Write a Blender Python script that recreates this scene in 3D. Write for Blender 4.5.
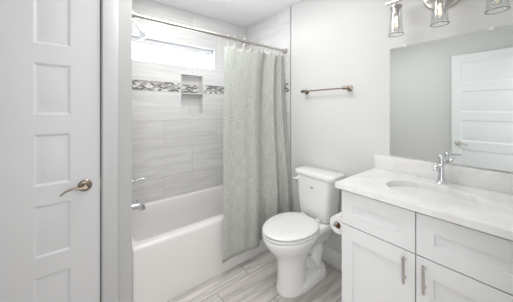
import bpy, bmesh, math, random
from mathutils import Vector, Matrix
PI = math.pi
rnd = random.Random(7)
SC = bpy.context.scene
COL = SC.collection
for o in list(bpy.data.objects):
    bpy.data.objects.remove(o)

# ------------------------------------------------------------------ camera
cd = bpy.data.cameras.new('camera'); cam = bpy.data.objects.new('camera', cd); COL.objects.link(cam)
cam.location = (0, 0, 1.339)
cam.rotation_euler = (PI/2, 0, math.radians(51.441-90))
cd.sensor_width = 36; cd.lens = 221.74/513*36
cd.shift_y = -(151-110.49)/513
cd.clip_start = .02
SC.camera = cam
# ------------------------------------------------------------------ sky and lights
W = bpy.data.worlds.new('sky'); SC.world = W; W.use_nodes = True
bg = W.node_tree.nodes['Background']
bg.inputs[0].default_value = (.93, .97, 1, 1); bg.inputs[1].default_value = 2.5
def area(name, loc, rot, sx, sy, power, col):
    l = bpy.data.lights.new(name, 'AREA'); l.shape = 'RECTANGLE'; l.size = sx; l.size_y = sy
    l.energy = power; l.color = col
    o = bpy.data.objects.new(name, l); COL.objects.link(o); o.location = loc; o.rotation_euler = rot
    return o
def globe(name, loc, rad, power, col):
    l = bpy.data.lights.new(name, 'POINT'); l.shadow_soft_size = rad; l.energy = power; l.color = col
    o = bpy.data.objects.new(name, l); COL.objects.link(o); o.location = loc
area('ceiling_fill', (.70, 1.20, 2.41), (0, 0, 0), .5, .5, 9.5, (1, .985, .975))  # unseen fill light added overhead to brighten the room
globe('point_fill', (.50, 1.15, 2.20), .10, 2.5, (1, .985, .975))  # unseen point light added to lift the ceiling and upper walls
area('hall_fill_top', (.0, -.75, 2.40), (0, 0, 0),  .6, .6, 8, (1, .985, .975))  # fill added behind the camera, reaching in through the doorway
area('hall_fill_side', (-.3, -.4, 1.3), (PI/2, 0, -1.0), .5, 1.9, 13, (.97, .985, 1))  # angled fill added in the hall to brighten the right wall and vanity
area('window_daylight', (.79, 2.80, 1.86), (-PI/2-.12, 0, 0), 1.1, .5, 34, (.95, .975, 1))
area('shower_fill', (.80, 1.80, 2.41), (0, 0, 0), .7, .5, 3.6, (1, .99, .98))  # fill added above the tub to brighten the recess
VS = SC.view_settings
VS.view_transform = 'Standard'; VS.look = 'None'; VS.gamma = 1; VS.use_curve_mapping = False
VS.exposure = 0.13

# ------------------------------------------------------------------ materials
def lin(c):
    return tuple((x/255/12.92 if x/255 <= .04045 else ((x/255+.055)/1.055)**2.4) for x in c)
def mat(name, col, rough=.5, metal=0, spec=.5, noise=None, coat=0):
    m = bpy.data.materials.new(name); m.use_nodes = True
    nt = m.node_tree; b = nt.nodes['Principled BSDF']
    b.inputs['Base Color'].default_value = (*col, 1); b.inputs['Roughness'].default_value = rough
    b.inputs['Metallic'].default_value = metal; b.inputs['Specular IOR Level'].default_value = spec
    b.inputs['Coat Weight'].default_value = coat
    if noise:
        sc, amt, bump = noise
        tc = nt.nodes.new('ShaderNodeTexCoord'); n = nt.nodes.new('ShaderNodeTexNoise')
        n.inputs['Scale'].default_value = sc; n.inputs['Detail'].default_value = 4
        nt.links.new(tc.outputs['Object'], n.inputs['Vector'])
        mr = nt.nodes.new('ShaderNodeMapRange'); mr.inputs[3].default_value = 1-amt; mr.inputs[4].default_value = 1+amt
        nt.links.new(n.outputs['Fac'], mr.inputs[0])
        mx = nt.nodes.new('ShaderNodeMix'); mx.data_type = 'RGBA'; mx.blend_type = 'MULTIPLY'; mx.inputs[0].default_value = 1
        mx.inputs[6].default_value = (*col, 1)
        nt.links.new(mr.outputs[0], mx.inputs[7]); nt.links.new(mx.outputs[2], b.inputs['Base Color'])
        if bump:
            bp = nt.nodes.new('ShaderNodeBump'); bp.inputs['Strength'].default_value = bump; bp.inputs['Distance'].default_value = .002
            nt.links.new(n.outputs['Fac'], bp.inputs['Height']); nt.links.new(bp.outputs[0], b.inputs['Normal'])
    return m
M = {}
M['paint'] = mat('wall_paint', (.76, .76, .75), .6, noise=(90, .01, .08))
M['ceil'] = mat('ceiling_paint', (.94, .94, .94), .7, noise=(60, .01, .05))
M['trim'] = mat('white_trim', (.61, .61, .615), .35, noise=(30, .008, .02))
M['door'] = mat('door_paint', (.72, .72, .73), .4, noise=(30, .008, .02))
M['leaf'] = mat('entry_door_paint', (.87, .885, .91), .4, noise=(30, .008, .02))
M['cab'] = mat('cabinet_paint', (.85, .85, .85), .35, noise=(30, .008, .02))
M['closet'] = mat('closet_wall_shaded', (.54, .54, .54), .6, noise=(60, .01, .05))  # wall colour darkened to stand in for shade on the closet face
M['gap'] = mat('shadow_gap', (.12, .12, .12), .9)
M['porc'] = mat('porcelain', (.89, .885, .875), .12, spec=.5, coat=.3, noise=(8, .004, 0))
M['tub'] = mat('tub_acrylic', (.85, .83, .815), .18, noise=(8, .004, 0))
M['chrome'] = mat('chrome', (.74, .75, .77), .06, 1)
M['nickel'] = mat('brushed_nickel', lin((196, 192, 186)), .28, 1, noise=(160, .05, .05))
M['bronze'] = mat('antique_nickel', lin((156, 144, 132)), .3, 1, noise=(160, .08, .05))
M['dark'] = mat('dark_hole', (.05, .045, .04), .8)
M['card'] = mat('cardboard', lin((150, 115, 80)), .9, noise=(80, .1, .1))
M['paper'] = mat('tissue', (.85, .85, .84), .9, noise=(120, .02, .3))
M['vinyl'] = mat('window_vinyl', (.85, .86, .87), .35, noise=(30, .005, 0))
M['clip'] = mat('clear_clip', (.88, .89, .89), .1, noise=(30, .005, 0))
M['edge'] = mat('tile_edge_metal', lin((190, 190, 188)), .35, .6, noise=(60, .02, 0))
M['emblem'] = mat('grey_emblem', lin((186, 187, 188)), .3, noise=(60, .02, 0))
M['mirror'] = mat('mirror_silver', (.89, .92, .895), .0, 1)
M['mosd'] = mat('mosaic_charcoal', lin((120, 118, 118)), .15, noise=(60, .15, 0))
M['mosg'] = mat('mosaic_grey', lin((172, 170, 168)), .15, noise=(60, .12, 0))
M['mosw'] = mat('mosaic_white', lin((232, 231, 229)), .15, noise=(60, .04, 0))
M['mosb'] = mat('mosaic_grout', lin((215, 214, 212)), .7, noise=(60, .03, 0))

def thin_glass(name, tint=(.97, .98, .98), base=.04):
    m = bpy.data.materials.new(name); m.use_nodes = True; nt = m.node_tree
    nt.nodes.remove(nt.nodes['Principled BSDF'])
    t = nt.nodes.new('ShaderNodeBsdfTransparent'); t.inputs[0].default_value = (*tint, 1)
    g = nt.nodes.new('ShaderNodeBsdfGlossy'); g.inputs['Roughness'].default_value = .03
    f = nt.nodes.new('ShaderNodeLayerWeight'); f.inputs['Blend'].default_value = .3
    mr = nt.nodes.new('ShaderNodeMapRange'); mr.inputs[3].default_value = base; mr.inputs[4].default_value = .4
    nt.links.new(f.outputs['Facing'], mr.inputs[0])
    x = nt.nodes.new('ShaderNodeMixShader')
    nt.links.new(mr.outputs[0], x.inputs[0]); nt.links.new(t.outputs[0], x.inputs[1]); nt.links.new(g.outputs[0], x.inputs[2])
    nt.links.new(x.outputs[0], nt.nodes['Material Output'].inputs[0])
    return m
M['glass'] = thin_glass('clear_glass', (.985, .99, .99), .07)
M['rim'] = thin_glass('glass_rim', (.62, .64, .65), .05)
M['pane'] = thin_glass('window_glass', (.97, .98, .99), .03)

def tile_mat(name, axes, shift, bw, rh, cols, mortar, grain, msize=.0022, rough=.3, streak=.06, offset=.5):
    m = bpy.data.materials.new(name); m.use_nodes = True; nt = m.node_tree; L = nt.links.new
    b = nt.nodes['Principled BSDF']; b.inputs['Roughness'].default_value = rough
    tc = nt.nodes.new('ShaderNodeTexCoord'); sp = nt.nodes.new('ShaderNodeSeparateXYZ'); L(tc.outputs['Object'], sp.inputs[0])
    cb = nt.nodes.new('ShaderNodeCombineXYZ')
    L(sp.outputs[axes[0]], cb.inputs[0]); L(sp.outputs[axes[1]], cb.inputs[1])
    mp = nt.nodes.new('ShaderNodeMapping'); mp.inputs['Location'].default_value = (shift[0], shift[1], 0); L(cb.outputs[0], mp.inputs[0])
    br = nt.nodes.new('ShaderNodeTexBrick'); L(mp.outputs[0], br.inputs['Vector'])
    br.offset = offset; br.offset_frequency = 2; br.squash = 1
    br.inputs['Scale'].default_value = 1; br.inputs['Brick Width'].default_value = bw; br.inputs['Row Height'].default_value = rh
    br.inputs['Mortar Size'].default_value = msize; br.inputs['Mortar Smooth'].default_value = .1
    br.inputs['Color1'].default_value = (*cols[0], 1); br.inputs['Color2'].default_value = (*cols[1], 1); br.inputs['Mortar'].default_value = (*mortar, 1)
    # per-tile offset of the grain so that it breaks at the joints
    sc = nt.nodes.new('ShaderNodeVectorMath'); sc.operation = 'SCALE'; L(br.outputs['Color'], sc.inputs[0]); sc.inputs['Scale'].default_value = 40
    ad = nt.nodes.new('ShaderNodeVectorMath'); ad.operation = 'ADD'; L(mp.outputs[0], ad.inputs[0]); L(sc.outputs[0], ad.inputs[1])
    m2 = nt.nodes.new('ShaderNodeMapping'); m2.inputs['Scale'].default_value = (*grain, 1); L(ad.outputs[0], m2.inputs[0])
    n = nt.nodes.new('ShaderNodeTexNoise'); n.inputs['Scale'].default_value = 1; n.inputs['Detail'].default_value = 6; n.inputs['Roughness'].default_value = .6
    n.inputs['Distortion'].default_value = .6
    L(m2.outputs[0], n.inputs['Vector'])
    mr = nt.nodes.new('ShaderNodeMapRange'); mr.inputs[1].default_value = .3; mr.inputs[2].default_value = .7
    mr.inputs[3].default_value = 1-streak; mr.inputs[4].default_value = 1+streak*.7; L(n.outputs['Fac'], mr.inputs[0])
    mx = nt.nodes.new('ShaderNodeMix'); mx.data_type = 'RGBA'; mx.blend_type = 'MULTIPLY'; mx.inputs[0].default_value = 1
    L(br.outputs['Color'], mx.inputs[6]); L(mr.outputs[0], mx.inputs[7]); L(mx.outputs[2], b.inputs['Base Color'])
    bp = nt.nodes.new('ShaderNodeBump'); bp.inputs['Strength'].default_value = .25; bp.inputs['Distance'].default_value = .001; bp.invert = True
    L(br.outputs['Fac'], bp.inputs['Height']); L(bp.outputs[0], b.inputs['Normal'])
    return m
TW = ((.74, .735, .73), (.80, .795, .79)); TG = (.60, .595, .59)
M['tile_lo'] = tile_mat('wall_tile', (0, 2), (-.672, -.08), .6, .29, TW, TG, (2.2, 26), streak=.13)
M['tile_hi'] = tile_mat('wall_tile_upper', (0, 2), (-.672+.6, -1.632+.58), .6, .29, TW, TG, (2.2, 26), streak=.10)
M['tile_lo_side'] = tile_mat('wall_tile_side', (1, 2), (-.3, -.08), .6, .29, TW, TG, (2.2, 26), streak=.13)
M['tile_hi_side'] = tile_mat('wall_tile_side_upper', (1, 2), (-.3, -1.632+.58), .6, .29, TW, TG, (2.2, 26), streak=.10)
M['floor'] = tile_mat('wood_look_tile', (0, 1), (-.485, .02), .6, .295, (lin((203, 198, 192)), lin((219, 215, 211))), lin((146, 137, 128)), (2.4, 24), .0028, .4, .36)

def quartz():
    m = mat('quartz', (.83, .825, .81), .18)
    nt = m.node_tree; L = nt.links.new; b = nt.nodes['Principled BSDF']
    tc = nt.nodes.new('ShaderNodeTexCoord')
    n = nt.nodes.new('ShaderNodeTexNoise'); n.inputs['Scale'].default_value = 9; n.inputs['Detail'].default_value = 8; n.inputs['Distortion'].default_value = 1.2
    L(tc.outputs['Object'], n.inputs['Vector'])
    cr = nt.nodes.new('ShaderNodeValToRGB'); e = cr.color_ramp.elements
    e[0].position = .40; e[0].color = (.845, .835, .82, 1); e[1].position = .56; e[1].color = (.90, .895, .89, 1)
    L(n.outputs['Fac'], cr.inputs[0]); L(cr.outputs[0], b.inputs['Base Color'])
    return m
M['quartz'] = quartz()

def fabric():
    m = bpy.data.materials.new('curtain_linen'); m.use_nodes = True; nt = m.node_tree; L = nt.links.new
    b = nt.nodes['Principled BSDF']; b.inputs['Roughness'].default_value = .9; b.inputs['Specular IOR Level'].default_value = .1
    tc = nt.nodes.new('ShaderNodeTexCoord')
    def layer(scl, det):
        mp = nt.nodes.new('ShaderNodeMapping'); mp.inputs['Scale'].default_value = scl; L(tc.outputs['UV'], mp.inputs[0])
        n = nt.nodes.new('ShaderNodeTexNoise'); n.inputs['Scale'].default_value = 1; n.inputs['Detail'].default_value = det; L(mp.outputs[0], n.inputs['Vector'])
        return n.outputs['Fac']
    a = layer((14, 260, 1), 2); c = layer((300, 12, 1), 2)
    s = nt.nodes.new('ShaderNodeMath'); s.operation = 'ADD'; L(a, s.inputs[0]); L(c, s.inputs[1])
    cr = nt.nodes.new('ShaderNodeMapRange'); cr.inputs[1].default_value = .75; cr.inputs[2].default_value = 1.25; L(s.outputs[0], cr.inputs[0])
    mx = nt.nodes.new('ShaderNodeMix'); mx.data_type = 'RGBA'; L(cr.outputs[0], mx.inputs[0])
    mx.inputs[6].default_value = (.57, .595, .54, 1); mx.inputs[7].default_value = (.82, .835, .805, 1)
    L(mx.outputs[2], b.inputs['Base Color'])
    bp = nt.nodes.new('ShaderNodeBump'); bp.inputs['Strength'].default_value = .2; bp.inputs['Distance'].default_value = .002
    L(s.outputs[0], bp.inputs['Height']); L(bp.outputs[0], b.inputs['Normal'])
    tr = nt.nodes.new('ShaderNodeBsdfTranslucent'); L(mx.outputs[2], tr.inputs[0])
    ms = nt.nodes.new('ShaderNodeMixShader'); ms.inputs[0].default_value = .36
    L(b.outputs[0], ms.inputs[1]); L(tr.outputs[0], ms.inputs[2]); L(ms.outputs[0], nt.nodes['Material Output'].inputs[0])
    return m
M['fabric'] = fabric()
M['liner'] = mat('liner_vinyl', (.86, .87, .87), .4, noise=(20, .01, 0))

def emit(name, col, s):
    m = mat(name, (.9, .85, .8), .4); b = m.node_tree.nodes['Principled BSDF']
    b.inputs['Emission Color'].default_value = (*col, 1); b.inputs['Emission Strength'].default_value = s
    return m
M['bulb'] = emit('lit_filament', (1, .72, .42), 3.0)

# ------------------------------------------------------------------ mesh helpers
def origin(o):
    v = Vector((0, 0, 0))
    while o: v += o.location; o = o.parent
    return v
def ob(name, bm, mats, parent=None, angle=35, smooth=True):
    me = bpy.data.meshes.new(name)
    if parent is not None:
        bmesh.ops.translate(bm, vec=-origin(parent), verts=bm.verts)
    bmesh.ops.recalc_face_normals(bm, faces=bm.faces)
    bm.to_mesh(me); bm.free()
    for m in (mats if isinstance(mats, (list, tuple)) else [mats]): me.materials.append(m)
    if smooth:
        me.shade_smooth(); me.set_sharp_from_angle(angle=math.radians(angle))
    o = bpy.data.objects.new(name, me); COL.objects.link(o)
    if parent is not None: o.parent = parent
    return o
def root(name, label, cat, loc, group=None):
    o = bpy.data.objects.new(name, None); COL.objects.link(o); o.location = loc; o.empty_display_size = .05
    o['label'] = label; o['category'] = cat
    if group: o['group'] = group
    return o
def struct(name, bm, mats, parent=None, label=None, **k):
    o = ob(name, bm, mats, parent, **k)
    if parent is None:
        o['kind'] = 'structure'
    if label: o['label'] = label
    return o
def box(x0, x1, y0, y1, z0, z1, bev=0, bm=None, seg=2, mi=0):
    t = bmesh.new()
    bmesh.ops.create_cube(t, size=1)
    for v in t.verts:
        v.co = Vector(((x0+x1)/2+v.co.x*(x1-x0), (y0+y1)/2+v.co.y*(y1-y0), (z0+z1)/2+v.co.z*(z1-z0)))
    if bev: bmesh.ops.bevel(t, geom=t.edges[:], offset=bev, segments=seg, affect='EDGES', profile=.5)
    for f in t.faces: f.material_index = mi
    if bm is None: return t
    merge(bm, t); return bm
def merge(bm, t):
    mp = {v: bm.verts.new(v.co) for v in t.verts}
    for f in t.faces:
        try:
            g = bm.faces.new([mp[v] for v in f.verts]); g.material_index = f.material_index
        except ValueError: pass
    t.free()
def loft(loops, bm=None, caps=(True, True), mi=0):
    bm = bm or bmesh.new(); R = [[bm.verts.new(p) for p in lp] for lp in loops]; n = len(R[0])
    for a, b in zip(R, R[1:]):
        for i in range(n):
            f = bm.faces.new((a[i], a[(i+1) % n], b[(i+1) % n], b[i])); f.material_index = mi
    if caps[0]: bm.faces.new(R[0][::-1]).material_index = mi
    if caps[1]: bm.faces.new(R[-1]).material_index = mi
    return bm
def frame(axis):
    a = Vector(axis).normalized()
    u = a.cross(Vector((0, 0, 1)))
    if u.length < .01: u = Vector((1, 0, 0))
    u.normalize(); return a, u, a.cross(u)
def lathe(prof, c, axis=(0, 0, 1), n=28, bm=None, caps=(True, True), sx=1, sy=1, mi=0):
    a, u, v = frame(axis); c = Vector(c)
    return loft([[c+a*h+(u*math.cos(2*PI*i/n)*sx+v*math.sin(2*PI*i/n)*sy)*r for i in range(n)] for r, h in prof], bm, caps, mi)
def tube(pts, rad, n=12, bm=None, flat=1, mi=0):
    pts = [Vector(p) for p in pts]; loops = []
    rs = rad if isinstance(rad, (list, tuple)) else [rad]*len(pts)
    up = None
    for i, p in enumerate(pts):
        t = (pts[min(i+1, len(pts)-1)]-pts[max(i-1, 0)]).normalized()
        if up is None: up = frame(t)[1]
        up = (up-t*up.dot(t)).normalized(); w = t.cross(up)
        loops.append([p+(up*math.cos(2*PI*k/n)+w*math.sin(2*PI*k/n)*flat)*rs[i] for k in range(n)])
    return loft(loops, bm, (True, True), mi)
def spline(pts, n=6):
    P = [Vector(p) for p in pts]; out = []
    for i in range(len(P)-1):
        a = P[max(i-1, 0)]; b = P[i]; c = P[i+1]; d = P[min(i+2, len(P)-1)]
        for k in range(n):
            t = k/n
            out.append(.5*((2*b)+(c-a)*t+(2*a-5*b+4*c-d)*t*t+(3*b-a-3*c+d)*t**3))
    out.append(P[-1]); return out
def rrect(x0, x1, y0, y1, r, z, n=6):
    out = []
    for cx, cy, a0 in ((x1-r, y1-r, 0), (x0+r, y1-r, 90), (x0+r, y0+r, 180), (x1-r, y0+r, 270)):
        for i in range(n+1):
            a = math.radians(a0+90*i/n); out.append(Vector((cx+r*math.cos(a), cy+r*math.sin(a), z)))
    return out
def holed_wall(us, vs, holes, f, thick, matf=None, bm=None):
    """wall with rectangular openings: f(u, v, d) gives a point; d is depth behind the face"""
    bm = bm or bmesh.new()
    def cell(i, j): return any(h[0] <= us[i] and us[i+1] <= h[1] and h[2] <= vs[j] and vs[j+1] <= h[3] for h in holes)
    nu, nv = len(us)-1, len(vs)-1; cache = {}
    def V(i, j, d):
        k = (i, j, d)
        if k not in cache: cache[k] = bm.verts.new(f(us[i], vs[j], d*thick))
        return cache[k]
    for i in range(nu):
        for j in range(nv):
            if cell(i, j): continue
            mi = matf(i, j) if matf else 0
            for d in (0, 1):
                bm.faces.new((V(i, j, d), V(i+1, j, d), V(i+1, j+1, d), V(i, j+1, d))).material_index = mi
            for (a, b, p, q) in (((i, j), (i+1, j), i, j-1), ((i, j+1), (i+1, j+1), i, j+1), ((i, j), (i, j+1), i-1, j), ((i+1, j), (i+1, j+1), i+1, j)):
                if p < 0 or q < 0 or p >= nu or q >= nv or cell(p, q):
                    bm.faces.new((V(*a, 0), V(*b, 0), V(*b, 1), V(*a, 1))).material_index = mi
    return bm
def panel_slab(us, vs, cells, f, thick, slope=.022, depth=.008, raised=.0, both=False):
    """door or drawer front: face with sunk panels; f(u, v, d) point at depth d behind the face"""
    bm = bmesh.new(); nu, nv = len(us)-1, len(vs)-1
    for side in ((0, 1) if both else (0,)):
        g = (lambda u, v, d: f(u, v, d)) if side == 0 else (lambda u, v, d: f(u, v, thick-d))
        for i in range(nu):
            for j in range(nv):
                a, b, c, d = us[i], us[i+1], vs[j], vs[j+1]
                def ring(ins, dep): return [g(a+ins, c+ins, dep), g(b-ins, c+ins, dep), g(b-ins, d-ins, dep), g(a+ins, d-ins, dep)]
                if (i, j) in cells:
                    rs = [ring(0, 0), ring(slope, depth)]
                    if raised: rs += [ring(slope+.004, depth), ring(slope+raised, depth*.35)]
                    loft(rs, bm, (False, True))
                else:
                    bm.faces.new([bm.verts.new(p) for p in ring(0, 0)])
    o = [(us[0], vs[0]), (us[-1], vs[0]), (us[-1], vs[-1]), (us[0], vs[-1])]
    loft([[f(u, v, 0) for u, v in o], [f(u, v, thick) for u, v in o]], bm, (False, not both))
    bmesh.ops.remove_doubles(bm, verts=bm.verts, dist=1e-5)
    return bm

# ------------------------------------------------------------------ room shell
XW, YB, ZC, XL, XT = 1.72, 2.3575, 2.423, -.44, .255
YT, YD, YE, YH = 1.59, 1.5641, -.06, -1.5
struct('floor', box(XL-.1, XW+.12, YH-.1, YB+.2, -.08, 0), M['floor'], smooth=False)
struct('ceiling', box(XL-.1, XW+.12, YH-.1, YB+.2, ZC, ZC+.08), M['ceil'], smooth=False)
struct('wall_left', box(XL-.1, XL, YH-.1, YD+.02, 0, ZC), M['paint'], smooth=False)
# painted wall with the tiled end of the tub recess
struct('wall_right', box(XW, XW+.12, YE, YB+.2, 0, ZC), M['paint'], smooth=False)
BZ0, BZ1 = 1.535, 1.632
bm = holed_wall([YT, YB], [0, BZ0, ZC], [], lambda u, v, d: Vector((XW-.004+d, u, v)), .0038, lambda i, j: j)
struct('trim_1', bm, [M['tile_lo_side'], M['tile_hi_side']], smooth=False)
struct('trim_2', box(XW-.007, XW-.0002, YT-.010, YT-.0005, .0, ZC-.001), M['edge'], smooth=False)
# back wall: window and niche openings
WX0, WX1, WZ0, WZ1 = .33, 1.245, 1.808, 2.057
NX0, NX1, NZ0, NZ1 = .85, 1.095, 1.312, 1.728
us = [XT, WX0, NX0, NX1, WX1, XW]; vs = [0, NZ0, BZ0, NZ1, WZ0, WZ1, ZC]
bm = holed_wall(us, vs, [(WX0, WX1, WZ0, WZ1), (NX0, NX1, NZ0, NZ1)], lambda u, v, d: Vector((u, YB+d, v)), .14, lambda i, j: 0 if j < 2 else 1)
box(NX0-.01, NX1+.01, YB+.09, YB+.11, NZ0-.01, NZ1+.01, bm=bm)            # back of the niche
struct('wall_back', bm, [M['tile_lo'], M['tile_hi']], smooth=False)
box_sh = box(NX0+.0005, NX1-.0005, YB+.001, YB+.089, BZ0-.014, BZ0-.004, .002)
struct('trim_3', box_sh, M['mosw'])
# mosaic band: long leaf-shaped pieces laid in a weave
def mosaic(x0, x1, f, bm):
    n = int((x1-x0)/.030)
    for row in range(4):
        zc = BZ0+(BZ1-BZ0)*(row+.5)/4
        for k in range(n+2):
            cx = x0+(k+.5*(row % 2))*.034*1.0
            if cx < x0+.028 or cx > x1-.028: continue
            ang = math.radians(24)*(1 if (row+k//2) % 2 else -1)
            L2, H2 = .031, .0085
            mi = rnd.choice((1, 1, 2, 2, 3)); pts = []
            for i in range(10):
                t = i/9*2-1; pts.append((t*L2, H2*(1-t*t)))
            for i in range(1, 9):
                t = 1-i/9*2; pts.append((t*L2, -H2*(1-t*t)))
            P = [(cx+p*math.cos(ang)-q*math.sin(ang), zc+p*math.sin(ang)+q*math.cos(ang)) for p, q in pts]
            P = [(min(max(u, x0), x1), min(max(v, BZ0+.002), BZ1-.002)) for u, v in P]
            dd = -.0022-.0004*rnd.random()
            loft([[f(u, v, 0) for u, v in P], [f(u, v, dd) for u, v in P]], bm, (False, True), mi)
def band(name, segs):
    bm = bmesh.new()
    for x0, x1, f in segs:
        o = [(x0, BZ0), (x1, BZ0), (x1, BZ1), (x0, BZ1)]
        loft([[f(u, v, .0) for u, v in o], [f(u, v, -.0012) for u, v in o]], bm, (False, True), 0)
        mosaic(x0, x1, f, bm)
    return struct(name, bm, [M['mosb'], M['mosd'], M['mosg'], M['mosw']], smooth=False)
fb = lambda u, v, d: Vector((u, YB-.0002+d, v)); fn = lambda u, v, d: Vector((u, YB+.0898+d, v)); fs = lambda u, v, d: Vector((XW-.0042+d, u, v))
band('trim_4', [(XT+.004, NX0, fb), (NX1, XW-.006, fb), (NX0+.001, NX1-.001, fn)])
band('trim_5', [(YT, YB-.004, fs)])
# window
w = bmesh.new()
fy0, fy1 = YB+.055, YB+.105
for a in ((WX0+.002, WX1-.002, WZ0+.002, WZ0+.022), (WX0+.002, WX1-.002, WZ1-.036, WZ1-.002), (WX0+.002, WX0+.036, WZ0+.022, WZ1-.036), (WX1-.036, WX1-.002, WZ0+.022, WZ1-.036)):
    box(a[0], a[1], fy0, fy1, a[2], a[3], .003, bm=w)
for a in ((WX0+.036, WX1-.036, WZ0+.022, WZ0+.034), (WX0+.036, WX1-.036, WZ1-.05, WZ1-.036), (WX0+.036, WX0+.052, WZ0+.034, WZ1-.05), (WX1-.052, WX1-.036, WZ0+.034, WZ1-.05)):
    box(a[0], a[1], fy0+.018, fy1-.008, a[2], a[3], .002, bm=w)
win = struct('window_1', w, M['vinyl'], label='small white framed window high above the tub')
struct('window_pane', box(WX0+.045, WX1-.045, fy0+.03, fy0+.034, WZ0+.03, WZ1-.045), M['pane'], win, smooth=False)
lin_ = bmesh.new()
for a in ((WX0+.0005, WX1-.0005, WZ0+.0005, WZ0+.0018), (WX0+.0005, WX1-.0005, WZ1-.0018, WZ1-.0005), (WX0+.0005, WX0+.0018, WZ0+.002, WZ1-.002), (WX1-.0018, WX1-.0005, WZ0+.002, WZ1-.002)):
    box(a[0], a[1], YB-.004, fy0-.0005, a[2], a[3], bm=lin_)
struct('window_liner', lin_, M['vinyl'], win, smooth=False)
# closet block beside the tub, with the closet door
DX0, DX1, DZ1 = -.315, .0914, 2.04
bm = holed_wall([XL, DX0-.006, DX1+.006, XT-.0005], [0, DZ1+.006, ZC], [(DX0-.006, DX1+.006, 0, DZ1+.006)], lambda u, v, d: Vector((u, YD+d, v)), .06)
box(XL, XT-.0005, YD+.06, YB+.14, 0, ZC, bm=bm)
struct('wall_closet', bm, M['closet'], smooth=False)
gm = bmesh.new()  # dark strips set in the door gap to paint its shade
for a in ((DX1+.0003, DX1+.0057, .01, DZ1+.0055), (DX0-.0057, DX0-.0003, .01, DZ1+.0055), (DX0-.0003, DX1+.0003, DZ1+.0003, DZ1+.0055)):
    box(a[0], a[1], YD+.012, YD+.058, a[2], a[3], bm=gm)
struct('gap_shade', gm, M['gap'], smooth=False)
pb = [1.6794-i*.3632 for i in range(5)]
vs = [.01]
for b in pb[::-1]: vs += [b, b+.2643]
vs += [DZ1]
us = [DX0, -.1828, -.0391, DX1]
d1 = struct('door_1', panel_slab(us, vs, {(1, 2*k+1) for k in range(5)}, lambda u, v, d: Vector((u, YD+.002+d, v)), .035, .012, .006, .024), M['door'], angle=20,
            label='narrow white closet door with five stacked panels and a lever')
def lever(parent, c, out, along, L, mat_):
    """rosette on the door face, neck and a wavy lever; out = away from the door, along = towards the hinge"""
    c = Vector(c); out = Vector(out); al = Vector(along)
    h = ob('door_handle', lathe([(.0325, 0), (.0325, .004), (.028, .009), (.016, .012), (.012, .02), (.012, .045), (.014, .052), (.006, .056)], c, out), mat_, parent)
    z = Vector((0, 0, 1)); p0 = c+out*.047
    pts = spline([p0-al*.012, p0+al*.02-z*.001, p0+al*L*.45+z*.003, p0+al*L*.75-z*.004, p0+al*L-z*.022], 6)
    rs = [.012-.007*i/(len(pts)-1) for i in range(len(pts))]
    ob('lever', tube(pts, rs, 10, flat=.75), mat_, h)
lever(d1, (.0225, YD+.0018, .921), (0, -1, 0), (-1, 0, 0), .102, M['bronze'])
st = box(DX1+.0005, DX1+.0055, YD+.0005, YD+.0115, .89, .95)
struct('strike_plate', st, M['bronze'], d1, smooth=False)
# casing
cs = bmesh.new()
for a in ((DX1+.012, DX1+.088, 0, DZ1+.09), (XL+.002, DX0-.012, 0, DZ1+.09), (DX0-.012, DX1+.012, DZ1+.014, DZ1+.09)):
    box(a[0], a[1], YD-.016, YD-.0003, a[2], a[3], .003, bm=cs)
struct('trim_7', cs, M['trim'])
# baseboards
struct('baseboard_right', box(XW-.014, XW-.0003, .722, YT-.012, .0005, .14, .004), M['cab'])
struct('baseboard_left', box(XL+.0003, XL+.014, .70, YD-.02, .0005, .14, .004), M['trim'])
# entry wall behind the camera with its doorway, and the hall
OX0, OX1 = -.36, .46
bm = holed_wall([XL, OX0, OX1, XW], [0, 2.06, ZC], [(OX0, OX1, 0, 2.06)], lambda u, v, d: Vector((u, YE-d, v)), .1)
struct('wall_entry', bm, M['paint'], smooth=False)
struct('wall_hall', box(XL-.1, XW+.12, YH-.1, YH, 0, ZC), M['paint'], smooth=False)
struct('wall_hall_side', box(1.0, 1.1, YH, YE-.1, 0, ZC), M['paint'], smooth=False)
# entry door, swung open along the left wall
LX, LY0, LY1 = -.3374, -.09, .669
lw = LY1-LY0
d2 = struct('door_2', panel_slab([LY0, LY0+.11, LY1-.085, LY1], vs, {(1, 2*k+1) for k in range(5)}, lambda u, v, d: Vector((LX-d, u, v)), .035, .012, .006, .024, both=True), M['leaf'], angle=20,
            label='white five-panel entry door standing open, seen in the mirror')
lever(d2, (LX+.0002, LY1-.062, .925), (1, 0, 0), (0, -1, 0), .102, M['nickel'])

# ------------------------------------------------------------------ bathtub
t = root('bathtub', 'white alcove bathtub with a plain apron under the tiled wall', 'bathtub', (.98, 1.97, 0))
x0, x1, y0, y1, ZT = XT+.002, XW-.006, 1.605, YB-.003, .4476
L = []
for z, i, r in ((.001, 0, .02), (ZT-.03, 0, .02), (ZT-.012, .003, .022), (ZT-.003, .010, .028), (ZT, .022, .04)):
    L.append(rrect(x0+i*.4, x1-i*.4, y0+i, y1-i*.4, r, z, 8))
def inner(i, z, r, s=0): return rrect(x0+.035+i+s, x1-.07-i-s*.4, y0+.088+i, y1-.055-i, r, z, 8)
L += [inner(-.01, ZT, .05), inner(0, ZT-.006, .055), inner(.008, ZT-.025, .06), inner(.022, ZT-.15, .08, .005), inner(.045, .13, .11, .02), inner(.09, .085, .12, .05), inner(.16, .075, .09, .08)]
ob('basin', loft(L), M['tub'], t, angle=50)
ob('drain', lathe([(.03, 0), (.03, .003), (.02, .004)], (x0+.33, 1.98, .0752)), M['chrome'], t)
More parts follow.
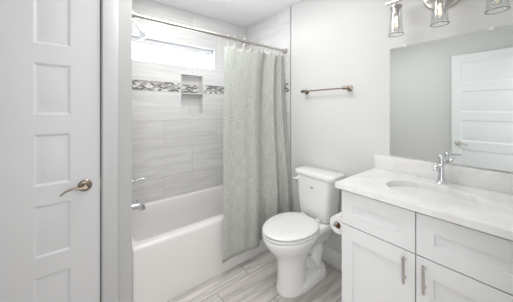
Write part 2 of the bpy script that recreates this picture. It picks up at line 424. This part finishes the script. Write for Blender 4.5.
# ------------------------------------------------------------------ tub and shower fittings on the hidden end wall
PX = XT
s = root('tub_spout', 'chrome tub spout just above the rim of the bathtub', 'spout', (PX, 2.03, .57))
ob('spout_body', tube(spline([(PX+.001, 2.03, 0.555), (PX+.06, 2.03, 0.556), (PX+.12, 2.03, 0.553), (PX+.148, 2.03, 0.542), (PX+.156, 2.03, 0.520)]), [.027]*8+[.026]*8+[.025, .024, .024, .023, .022, .022, .022, .021, .021], 16), M['chrome'], s)
ob('diverter_knob', lathe([(.006, 0), (.006, .018), (.010, .022), (.010, .028), (.005, .031)], (PX+.115, 2.03, 0.576)), M['chrome'], s)
v = root('shower_valve', 'chrome shower valve with a single lever above the tub spout', 'valve', (PX, 2.03, .77))
ob('escutcheon', lathe([(.082, .001), (.082, .004), (.07, .010), (.03, .013), (.028, .045), (.022, .06)], (PX, 2.03, .765), (1, 0, 0), 36), M['chrome'], v)
ob('lever', tube(spline([(PX+.055, 2.03, .765), (PX+.085, 2.03, .765), (PX+.12, 2.025, .772), (PX+.165, 2.02, .774)]), .009), M['chrome'], v)
s = root('overhead_shower', 'chrome shower head on an angled arm beside the window', 'shower head', (PX, 2.03, 2.08))
ob('flange', lathe([(.03, .001), (.03, .004), (.012, .012)], (PX, 2.03, 2.09), (1, 0, 0)), M['chrome'], s)
ob('arm', tube(spline([(PX+.005, 2.03, 2.09), (PX+.05, 2.03, 2.09), (PX+.10, 2.03, 2.055), (PX+.135, 2.03, 2.005)]), .010), M['chrome'], s)
ax = Vector((.55, 0, -.84))
ob('head', lathe([(.014, -.005), (.016, .015), (.028, .035), (.046, .055), (.048, .066), (.042, .069)], (PX+.135, 2.03, 2.005), ax), M['chrome'], s)

# ------------------------------------------------------------------ shower rod and curtain
YR, ZR = 1.655, 1.972
r = root('shower_curtain_rod', 'brushed metal shower rod spanning the tub recess', 'curtain rod', (XT, YR, ZR))
ob('rod', tube([(XT+.01, YR, ZR), (1.0, YR, ZR), (XW-.014, YR, ZR)], .0125, 16), M['nickel'], r)
for xa, sg in ((XT+.001, 1), (XW-.0055, -1)):
    ob('end_flange', lathe([(.028, 0), (.028, .006), (.022, .016), (.017, .03), (.0165, .05)], (xa, YR, ZR), (sg, 0, 0)), M['nickel'], r)
c = root('shower_curtain', 'pale green linen-look shower curtain drawn to the toilet end', 'shower curtain', (1.35, YR, 0))
HX = [1.005, 1.075, 1.170, 1.245, 1.330, 1.400, 1.455, 1.510, 1.560, 1.612, 1.652, 1.684]
NU, NV = 260, 46
FOLDS = ((.10, .07, .006), (.25, .05, -.006), (.37, .06, -.016), (.55, .060, .066), (.69, .032, -.030), (.785, .028, .032), (.87, .032, -.026), (.95, .02, .018))
def fold(u, t):
    """broad pleats: nearly flat on the left, bunched on the right (+ is away from the room)"""
    d = 0
    for c, w_, a in FOLDS:
        cc = c+.03*t*math.sin(c*23)
        d += a*(.75+.55*t if c > .4 else .5+.9*t)*math.exp(-((u-cc)/w_)**2)
    return d+.0008*math.sin(u*60+2*t)
def curtain_pt(u, t):
    """u along the cloth 0..1, t down 0..1"""
    k = u*(len(HX)-1); i = min(int(k), len(HX)-2); fr = k-i
    xt = HX[i]+(HX[i+1]-HX[i])*fr
    gap = HX[i+1]-HX[i]
    xb = .878+u*(1.700-.878)
    e = t**.7
    x = xt+(xb-xt)*e
    y = YR-.004+fold(u, t)
    # hangs outside the tub: pushed forward over the rim
    z0, z1 = ZR-.045, .125
    z = z0+(z1-z0)*t-.030*math.sin(PI*fr)*max(0, 1-t*9)*(gap/.08)
    push = .118*(1-math.exp(-((t/.62)**3)))
    y -= push
    lim = 1.594
    if z < .52 and y > lim-.004: y = lim-.004-(lim-y)*.0
    z += .010*math.sin(u*5+.6)*t*t+.02*u*t*t
    return Vector((min(x, 1.702), y, z))
bm = bmesh.new(); uvl = bm.loops.layers.uv.new('UVMap')
G = [[bm.verts.new(curtain_pt(i/NU, j/NV)) for i in range(NU+1)] for j in range(NV+1)]
for j in range(NV):
    for i in range(NU):
        f = bm.faces.new((G[j][i], G[j][i+1], G[j+1][i+1], G[j+1][i]))
        for lp, (a, b) in zip(f.loops, ((i, j), (i+1, j), (i+1, j+1), (i, j+1))):
            lp[uvl].uv = (a/NU*1.0, b/NV*1.8)
cl = ob('cloth', bm, M['fabric'], c, angle=180)
sd = cl.modifiers.new('thickness', 'SOLIDIFY'); sd.thickness = .0012; sd.offset = 0
# white liner behind, its edge just showing on the left
bm = bmesh.new()
G = []
for j in range(25):
    row = []
    for i in range(91):
        u = i/90; t = j/24; p = curtain_pt(u, t*.62)
        row.append(bm.verts.new((1.012+.03*t+u*(1.69-1.012), YR+.085+.006*math.sin(u*40)+t*.01, ZR-.05-t*1.02)))
    G.append(row)
for j in range(24):
    for i in range(90): bm.faces.new((G[j][i], G[j][i+1], G[j+1][i+1], G[j+1][i]))
ob('liner', bm, M['liner'], c, angle=180)
for x in HX:
    pts = [(x, YR+.0185*math.cos(a)*.9, ZR+.002+(.017 if math.sin(a) > 0 else .042)*math.sin(a)) for a in [2*PI*i/18 for i in range(19)]]
    hk = ob('curtain_hook', tube(pts, .0022, 6), M['nickel'], c)
    ob('roller_ball', lathe([(.001, -.007), (.005, -.005), (.007, 0), (.005, .005), (.001, .007)], (x, YR-.018, ZR-.036), n=10), M['nickel'], hk)

# ------------------------------------------------------------------ toilet
TY = 1.162
t = root('toilet', 'white two-piece toilet with closed lid against the painted wall', 'toilet', (1.35, TY, 0))
def egg(xf, xb, hw, z, n=40, p=2.3, mid=.56):
    """egg outline: xf front, xb back, widest part `mid` of the way back"""
    cx = xf+(xb-xf)*mid; out = []
    for i in range(n):
        a = 2*PI*i/n; ca, sa = math.cos(a), math.sin(a)
        q = p if ca > 0 else 2.0
        rx = (xb-cx) if ca > 0 else (cx-xf)
        k = 1/((abs(ca)**q+abs(sa)**q)**(1/q))
        out.append(Vector((cx+rx*ca*k, TY+hw*sa*k, z)))
    return out
B = [(1.135, 1.385, .106, .0006), (1.133, 1.388, .108, .012), (1.140, 1.386, .103, .03), (1.146, 1.38, .097, .09), (1.146, 1.38, .095, .16), (1.140, 1.39, .098, .22),
     (1.120, 1.42, .112, .268), (1.084, 1.455, .138, .310), (1.050, 1.475, .162, .350), (1.028, 1.485, .176, .385), (1.020, 1.49, .183, .410), (1.021, 1.49, .182, .421), (1.03, 1.48, .174, .426)]
bm = loft([egg(a, b, w_, z) for a, b, w_, z in B])
# rear shelf that carries the tank
loft([rrect(1.36, 1.69, TY-w_, TY+w_, .04, z, 5) for w_, z in ((.07, .25), (.10, .32), (.135, .375), (.15, .40), (.15, .425), (.142, .431))], bm)
# foot and trapway
loft([rrect(1.22, 1.62, TY-w_, TY+w_, min(w_-.005, .09), z, 6) for w_, z in ((.112, .0006), (.112, .03), (.108, .045), (.095, .058), (.07, .07))], bm)
tp = spline([(1.38, TY, .28), (1.48, TY, .305), (1.555, TY, .27), (1.575, TY, .19), (1.555, TY, .11), (1.55, TY, .03)], 6)
tube(tp, [.060]*len(tp), 18, bm)
tp = spline([(1.33, TY, .24), (1.40, TY, .15), (1.46, TY, .10), (1.53, TY, .04)], 6)
tube(tp, [.052]*len(tp), 18, bm)
ob('bowl', bm, M['porc'], t, angle=60)
def slab(lo): return loft(lo)
ob('seat', loft([egg(1.055, 1.46, .152, .4302), egg(1.040, 1.47, .166, .4312), egg(1.023, 1.48, .182, .434), egg(1.019, 1.48, .185, .440), egg(1.023, 1.48, .181, .4455), egg(1.040, 1.47, .165, .4485), egg(1.055, 1.46, .152, .4488)]), M['porc'], t, angle=60)
ob('lid', loft([egg(1.055, 1.46, .152, .4555), egg(1.040, 1.47, .165, .4562), egg(1.023, 1.48, .181, .4585), egg(1.019, 1.482, .185, .463), egg(1.023, 1.48, .181, .470), egg(1.042, 1.465, .165, .475), egg(1.13, 1.41, .09, .478)]), M['porc'], t, angle=60)
for sy in (-.075, .075):
    ob('hinge_cap', loft([rrect(1.475, 1.505, TY+sy-.022, TY+sy+.022, .010, z, 4) for z in (.4315, .455, .461)]), M['porc'], t)
T = []
for z, hw, xf in ((.4325, .135, 1.525), (.45, .148, 1.512), (.57, .158, 1.506), (.72, .170, 1.502), (.782, .176, 1.500)):
    T.append(rrect(xf, 1.700, TY-hw, TY+hw, .045, z, 7))
ob('tank', loft(T), M['porc'], t, angle=50)
ob('tank_lid', loft([rrect(1.492+i, 1.706-i, TY-.206+i, TY+.188-i, .045, z, 7) for i, z in ((.010, .7835), (.002, .786), (0, .792), (0, .811), (.004, .819), (.014, .823))]), M['porc'], t, angle=50)
fl = ob('flush_lever', lathe([(.014, 0), (.014, .006), (.009, .010), (.009, .022)], (1.5005, TY+.135, .75), (-1, 0, 0)), M['porc'], t)
ob('lever_arm', tube(spline([(1.486, TY+.132, .75), (1.476, TY+.150, .749), (1.478, TY+.170, .746), (1.480, TY+.180, .744)]), .0075, 10, flat=.7), M['porc'], fl)
ob('emblem', lathe([(.013, 0), (.013, .001), (.011, .0015)], (1.5015, TY-.012, .70), (-1, 0, 0), sx=1.2, sy=.8), M['emblem'], t)
for sy in (-1, 1):
    ob('bolt_cap', lathe([(.016, 0), (.016, .006), (.012, .016), (.004, .021)], (1.50, TY+sy*.090, .0585)), M['porc'], t)

# ------------------------------------------------------------------ towel bar
tb = root('towel_bar', 'brushed metal towel bar on the painted wall above the toilet', 'towel bar', (XW, 1.15, 1.52))
XB, TZ = XW-.062, 1.52
ob('bar', tube([(XB, .925, TZ), (XB, 1.15, TZ), (XB, 1.385, TZ)], .006, 12), M['bronze'], tb)
for y, sg in ((.937, -1), (1.373, 1)):
    p = ob('post', lathe([(.026, .0003), (.026, .006), (.020, .010), (.010, .014), (.0095, .05)], (XW, y, TZ), (-1, 0, 0)), M['bronze'], tb)
    ob('post_end', lathe([(.010, -.03), (.014, -.027), (.014, .012), (.011, .018), (.004, .021)], (XB, y, TZ), (0, sg, 0)), M['bronze'], p)

# ------------------------------------------------------------------ vanity cabinet
VY0, VY1, VX, VS_ = -.03, .7148, 1.2341, .3430
v = root('vanity_cabinet', 'white shaker vanity cabinet with two drawers over two doors', 'cabinet', (1.47, VS_, 0))
bm = box(VX, XW-.004, VY0, VY1, .10, .884, .001)
box(VX+.06, XW-.02, VY0+.005, VY1-.005, .0006, .10, bm=bm)
ob('body', bm, M['cab'], v)
def shaker(name, a, b, z0, z1, st, rt):
    return ob(name, panel_slab([a, a+st, b-st, b], [z0, z0+rt, z1-rt, z1], {(1, 1)}, lambda u, v_, d: Vector((1.2141+d, u, v_)), .0195, .002, .011), M['cab'], v, angle=20)
gp = .0026
def pull(parent, y, zc, hl=.063):
    p = ob('pull_handle', box(1.2141-.034, 1.2141-.024, y-.005, y+.005, zc-hl, zc+hl, .0012), M['nickel'], parent)
    for dz in (-.043, .043):
        ob('post', lathe([(.0045, 0), (.0045, .0235)], (1.214, y, zc+dz), (-1, 0, 0), 10), M['nickel'], p)
for a, b, yh in ((VS_+gp, VY1-.002, VS_+.040), (VY0+.002, VS_-gp, VS_-.037)):
    shaker('drawer', a, b, .6772, .8675, .066, .069)
    dr = shaker('door', a, b, .115, .6718, .064, .078)
    pull(dr, yh, .590)
# ------------------------------------------------------------------ countertop with oval cut-out and backsplash
def oval_slab(x0, x1, y0, y1, z0, z1, cx, cy, rx, ry, n=96):
    an = sorted([2*PI*i/n for i in range(n)]+[math.atan2(y-cy, x-cx) % (2*PI) for x in (x0, x1) for y in (y0, y1)])
    def out(a):
        ca, sa = math.cos(a), math.sin(a)
        k = min([(x1-cx)/ca if ca > 1e-9 else (x0-cx)/ca if ca < -1e-9 else 9e9, (y1-cy)/sa if sa > 1e-9 else (y0-cy)/sa if sa < -1e-9 else 9e9])
        return cx+ca*k, cy+sa*k
    def inn(a, g=0):
        ca, sa = math.cos(a), math.sin(a); k = 1/math.sqrt((ca/(rx+g))**2+(sa/(ry+g))**2); return cx+ca*k, cy+sa*k
    R = []
    for fn_, z in ((lambda a: inn(a), z0), (lambda a: inn(a), z1-.003), (lambda a: inn(a, .003), z1), (out, z1), (out, z0), (lambda a: inn(a), z0)):
        R.append([Vector((*fn_(a), z)) for a in an])
    bm = loft(R, None, (False, False)); bmesh.ops.remove_doubles(bm, verts=bm.verts, dist=1e-6); return bm
CT = .9165; SX, SY, SRX, SRY = 1.432, .337, .150, .206
ct = root('countertop', 'white speckled stone countertop with backsplash on the vanity', 'countertop', (1.45, VS_, .885))
bm = oval_slab(1.1817, XW-.002, -.055, .7373, .8842, CT, SX, SY, SRX, SRY)
es = [e for e in bm.edges if all(abs(v_.co.z-CT) < 1e-4 for v_ in e.verts) and (all(abs(v_.co.x-1.1817) < 1e-4 for v_ in e.verts) or all(abs(v_.co.y-.7373) < 1e-4 for v_ in e.verts))]
bmesh.ops.bevel(bm, geom=es, offset=.003, segments=2, affect='EDGES')
ob('slab', bm, M['quartz'], ct, angle=30)
ob('backsplash', box(XW-.021, XW-.0005, -.055, .7373, CT+.0002, 1.0176, .002), M['quartz'], ct)
sk = root('sink_basin', 'white oval undermount basin set in the vanity countertop', 'sink', (SX, SY, .76))
L = []
for k, z in ((1.02, .8838), (1.0, .878), (.97, .86), (.92, .83), (.82, .795), (.62, .77), (.35, .757), (.12, .752)):
    L.append([Vector((SX+SRX*k*math.cos(2*PI*i/64), SY+SRY*k*math.sin(2*PI*i/64), z)) for i in range(64)])
for k, z in ((.12, .742), (.62, .758), (.9, .80), (1.03, .85), (1.07, .878), (1.07, .8838)):
    L.append([Vector((SX+SRX*k*math.cos(2*PI*i/64), SY+SRY*k*math.sin(2*PI*i/64), z)) for i in range(64)])
L.append(L[0])
bm = loft(L, None, (False, False)); bmesh.ops.remove_doubles(bm, verts=bm.verts, dist=1e-6)
ob('bowl', bm, M['porc'], sk, angle=60)
ob('drain', lathe([(.021, 0), (.021, .003), (.014, .005), (.004, .005)], (SX, SY, .7525)), M['chrome'], sk)
# ------------------------------------------------------------------ faucet
FX, FY = 1.645, .338
f = root('sink_faucet', 'chrome single-hole faucet at the back of the basin', 'faucet', (FX, FY, CT))
ob('body', lathe([(.026, .0002), (.026, .004), (.020, .012), (.0150, .04), (.0130, .075), (.0125, .100), (.017, .103), (.017, .113), (.0125, .117), (.012, .135)], (FX, FY, CT)), M['chrome'], f)
ob('spout', tube(spline([(FX-.002, FY, CT+.106), (FX-.05, FY, CT+.112), (FX-.095, FY, CT+.111), (FX-.122, FY, CT+.103), (FX-.128, FY, CT+.090)]), .0115, 14), M['chrome'], f)
ob('handle_hub', lathe([(.013, 0), (.016, .004), (.016, .022), (.012, .028), (.004, .030)], (FX, FY, CT+.1355)), M['chrome'], f)
hb = ob('lever', tube([(FX-.01, FY-.012, CT+.15), (FX-.012, FY-.04, CT+.153), (FX-.014, FY-.062, CT+.156)], [.0055, .005, .006], 10), M['chrome'], f)
ob('lift_rod', tube([(FX+.028, FY, CT+.002), (FX+.028, FY, CT+.105)], .0028, 8), M['chrome'], f)
# ------------------------------------------------------------------ mirror
m = root('wall_mirror', 'frameless rectangular mirror above the vanity backsplash', 'mirror', (XW, VS_, 1.4))
ob('mirror_glass', box(XW-.007, XW-.0006, .046, .638, 1.0265, 1.7733, .0008), M['mirror'], m, smooth=False)
for y in (.541, .142):
    ob('mirror_clip', box(XW-.013, XW-.0006, y-.011, y+.011, 1.766, 1.783, .002), M['clip'], m)
# ------------------------------------------------------------------ vanity light
vl = root('vanity_light', 'three-lamp nickel vanity light with clear glass shades above the mirror', 'wall lamp', (XW, .34, 2.06))
LX_, LZ = 1.60, 2.055
ob('backplate', lathe([(.105, .0004), (.105, .010), (.098, .020), (.085, .023)], (XW, .34, LZ), (-1, 0, 0), 40), M['nickel'], vl)
ob('arm', tube([(XW-.02, .34, LZ), (LX_, .34, LZ)], .011, 12), M['nickel'], vl)
ob('bar', box(LX_-.009, LX_+.009, .06, .62, LZ-.009, LZ+.009, .002), M['nickel'], vl)
for y in (.559, .337, .115):
    ob('stem', tube([(LX_, y, LZ-.009), (LX_, y, 2.02)], .006, 10), M['nickel'], vl)
    so = ob('socket', lathe([(.010, 0), (.034, -.002), (.034, -.010), (.018, -.012), (.018, -.048), (.014, -.050)], (LX_, y, 2.02)), M['nickel'], vl)
    sh = bmesh.new()
    lathe([(.031, 2.0095), (.0325, 1.98), (.037, 1.90), (.0415, 1.845), (.0435, 1.838)], (LX_, y, 0), bm=sh, caps=(False, False), n=36)
    lathe([(.0435, 1.838), (.0415, 1.836), (.0395, 1.838), (.0348, 1.90), (.0305, 1.98), (.029, 2.0095)], (LX_, y, 0), bm=sh, caps=(False, False), n=36)
    gs = ob('glass_shade', sh, M['glass'], vl, angle=60)
    ob('shade_rim', lathe([(.0395, 1.8362), (.0395, 1.8335), (.0435, 1.8335), (.0435, 1.8362), (.0395, 1.8362)], (LX_, y, 0), n=36, caps=(False, False)), M['rim'], gs)
    bu = ob('bulb', lathe([(.012, 1.9695), (.013, 1.955), (.022, 1.92), (.025, 1.895), (.020, 1.872), (.008, 1.862)], (LX_, y, 0)), M['glass'], vl)
    ob('filament', tube([(LX_+.008*math.sin(k*2.2), y+.008*math.cos(k*2.2), 1.895+.0022*k) for k in range(26)], .0016, 6), M['bulb'], bu)
vl.location.z -= .006
# ------------------------------------------------------------------ toilet paper on the vanity side
RX, RY, RZ = 1.315, .772, .632
h = root('toilet_paper_holder', 'metal paper holder fixed to the side of the vanity', 'paper holder', (1.36, VY1, RZ))
ob('rosette', lathe([(.022, .0004), (.022, .005), (.009, .010), (.009, .066)], (1.385, VY1, RZ), (0, 1, 0)), M['nickel'], h)
ob('arm', tube(spline([(1.385, VY1+.065, RZ), (1.382, RY, RZ), (1.36, RY, RZ), (1.30, RY, RZ), (1.222, RY, RZ)], 4), .0075, 10), M['nickel'], h)
p = root('toilet_paper_roll', 'roll of white toilet paper hanging beside the vanity', 'toilet paper', (RX, RY, RZ-.013))
zc = RZ-.0125
bm = lathe([(.0215, 0), (.053, 0), (.055, .002), (.055, .098), (.053, .1), (.0215, .1), (.0215, 0)], (RX-.05, RY, zc), (1, 0, 0), 40, caps=(False, False))
ob('paper', bm, M['paper'], p)
bm = lathe([(.0212, -.0005), (.0212, .1005), (.0202, .1005), (.0202, -.0005), (.0212, -.0005)], (RX-.05, RY, zc), (1, 0, 0), 32, caps=(False, False))
ob('cardboard_core', bm, M['card'], p)
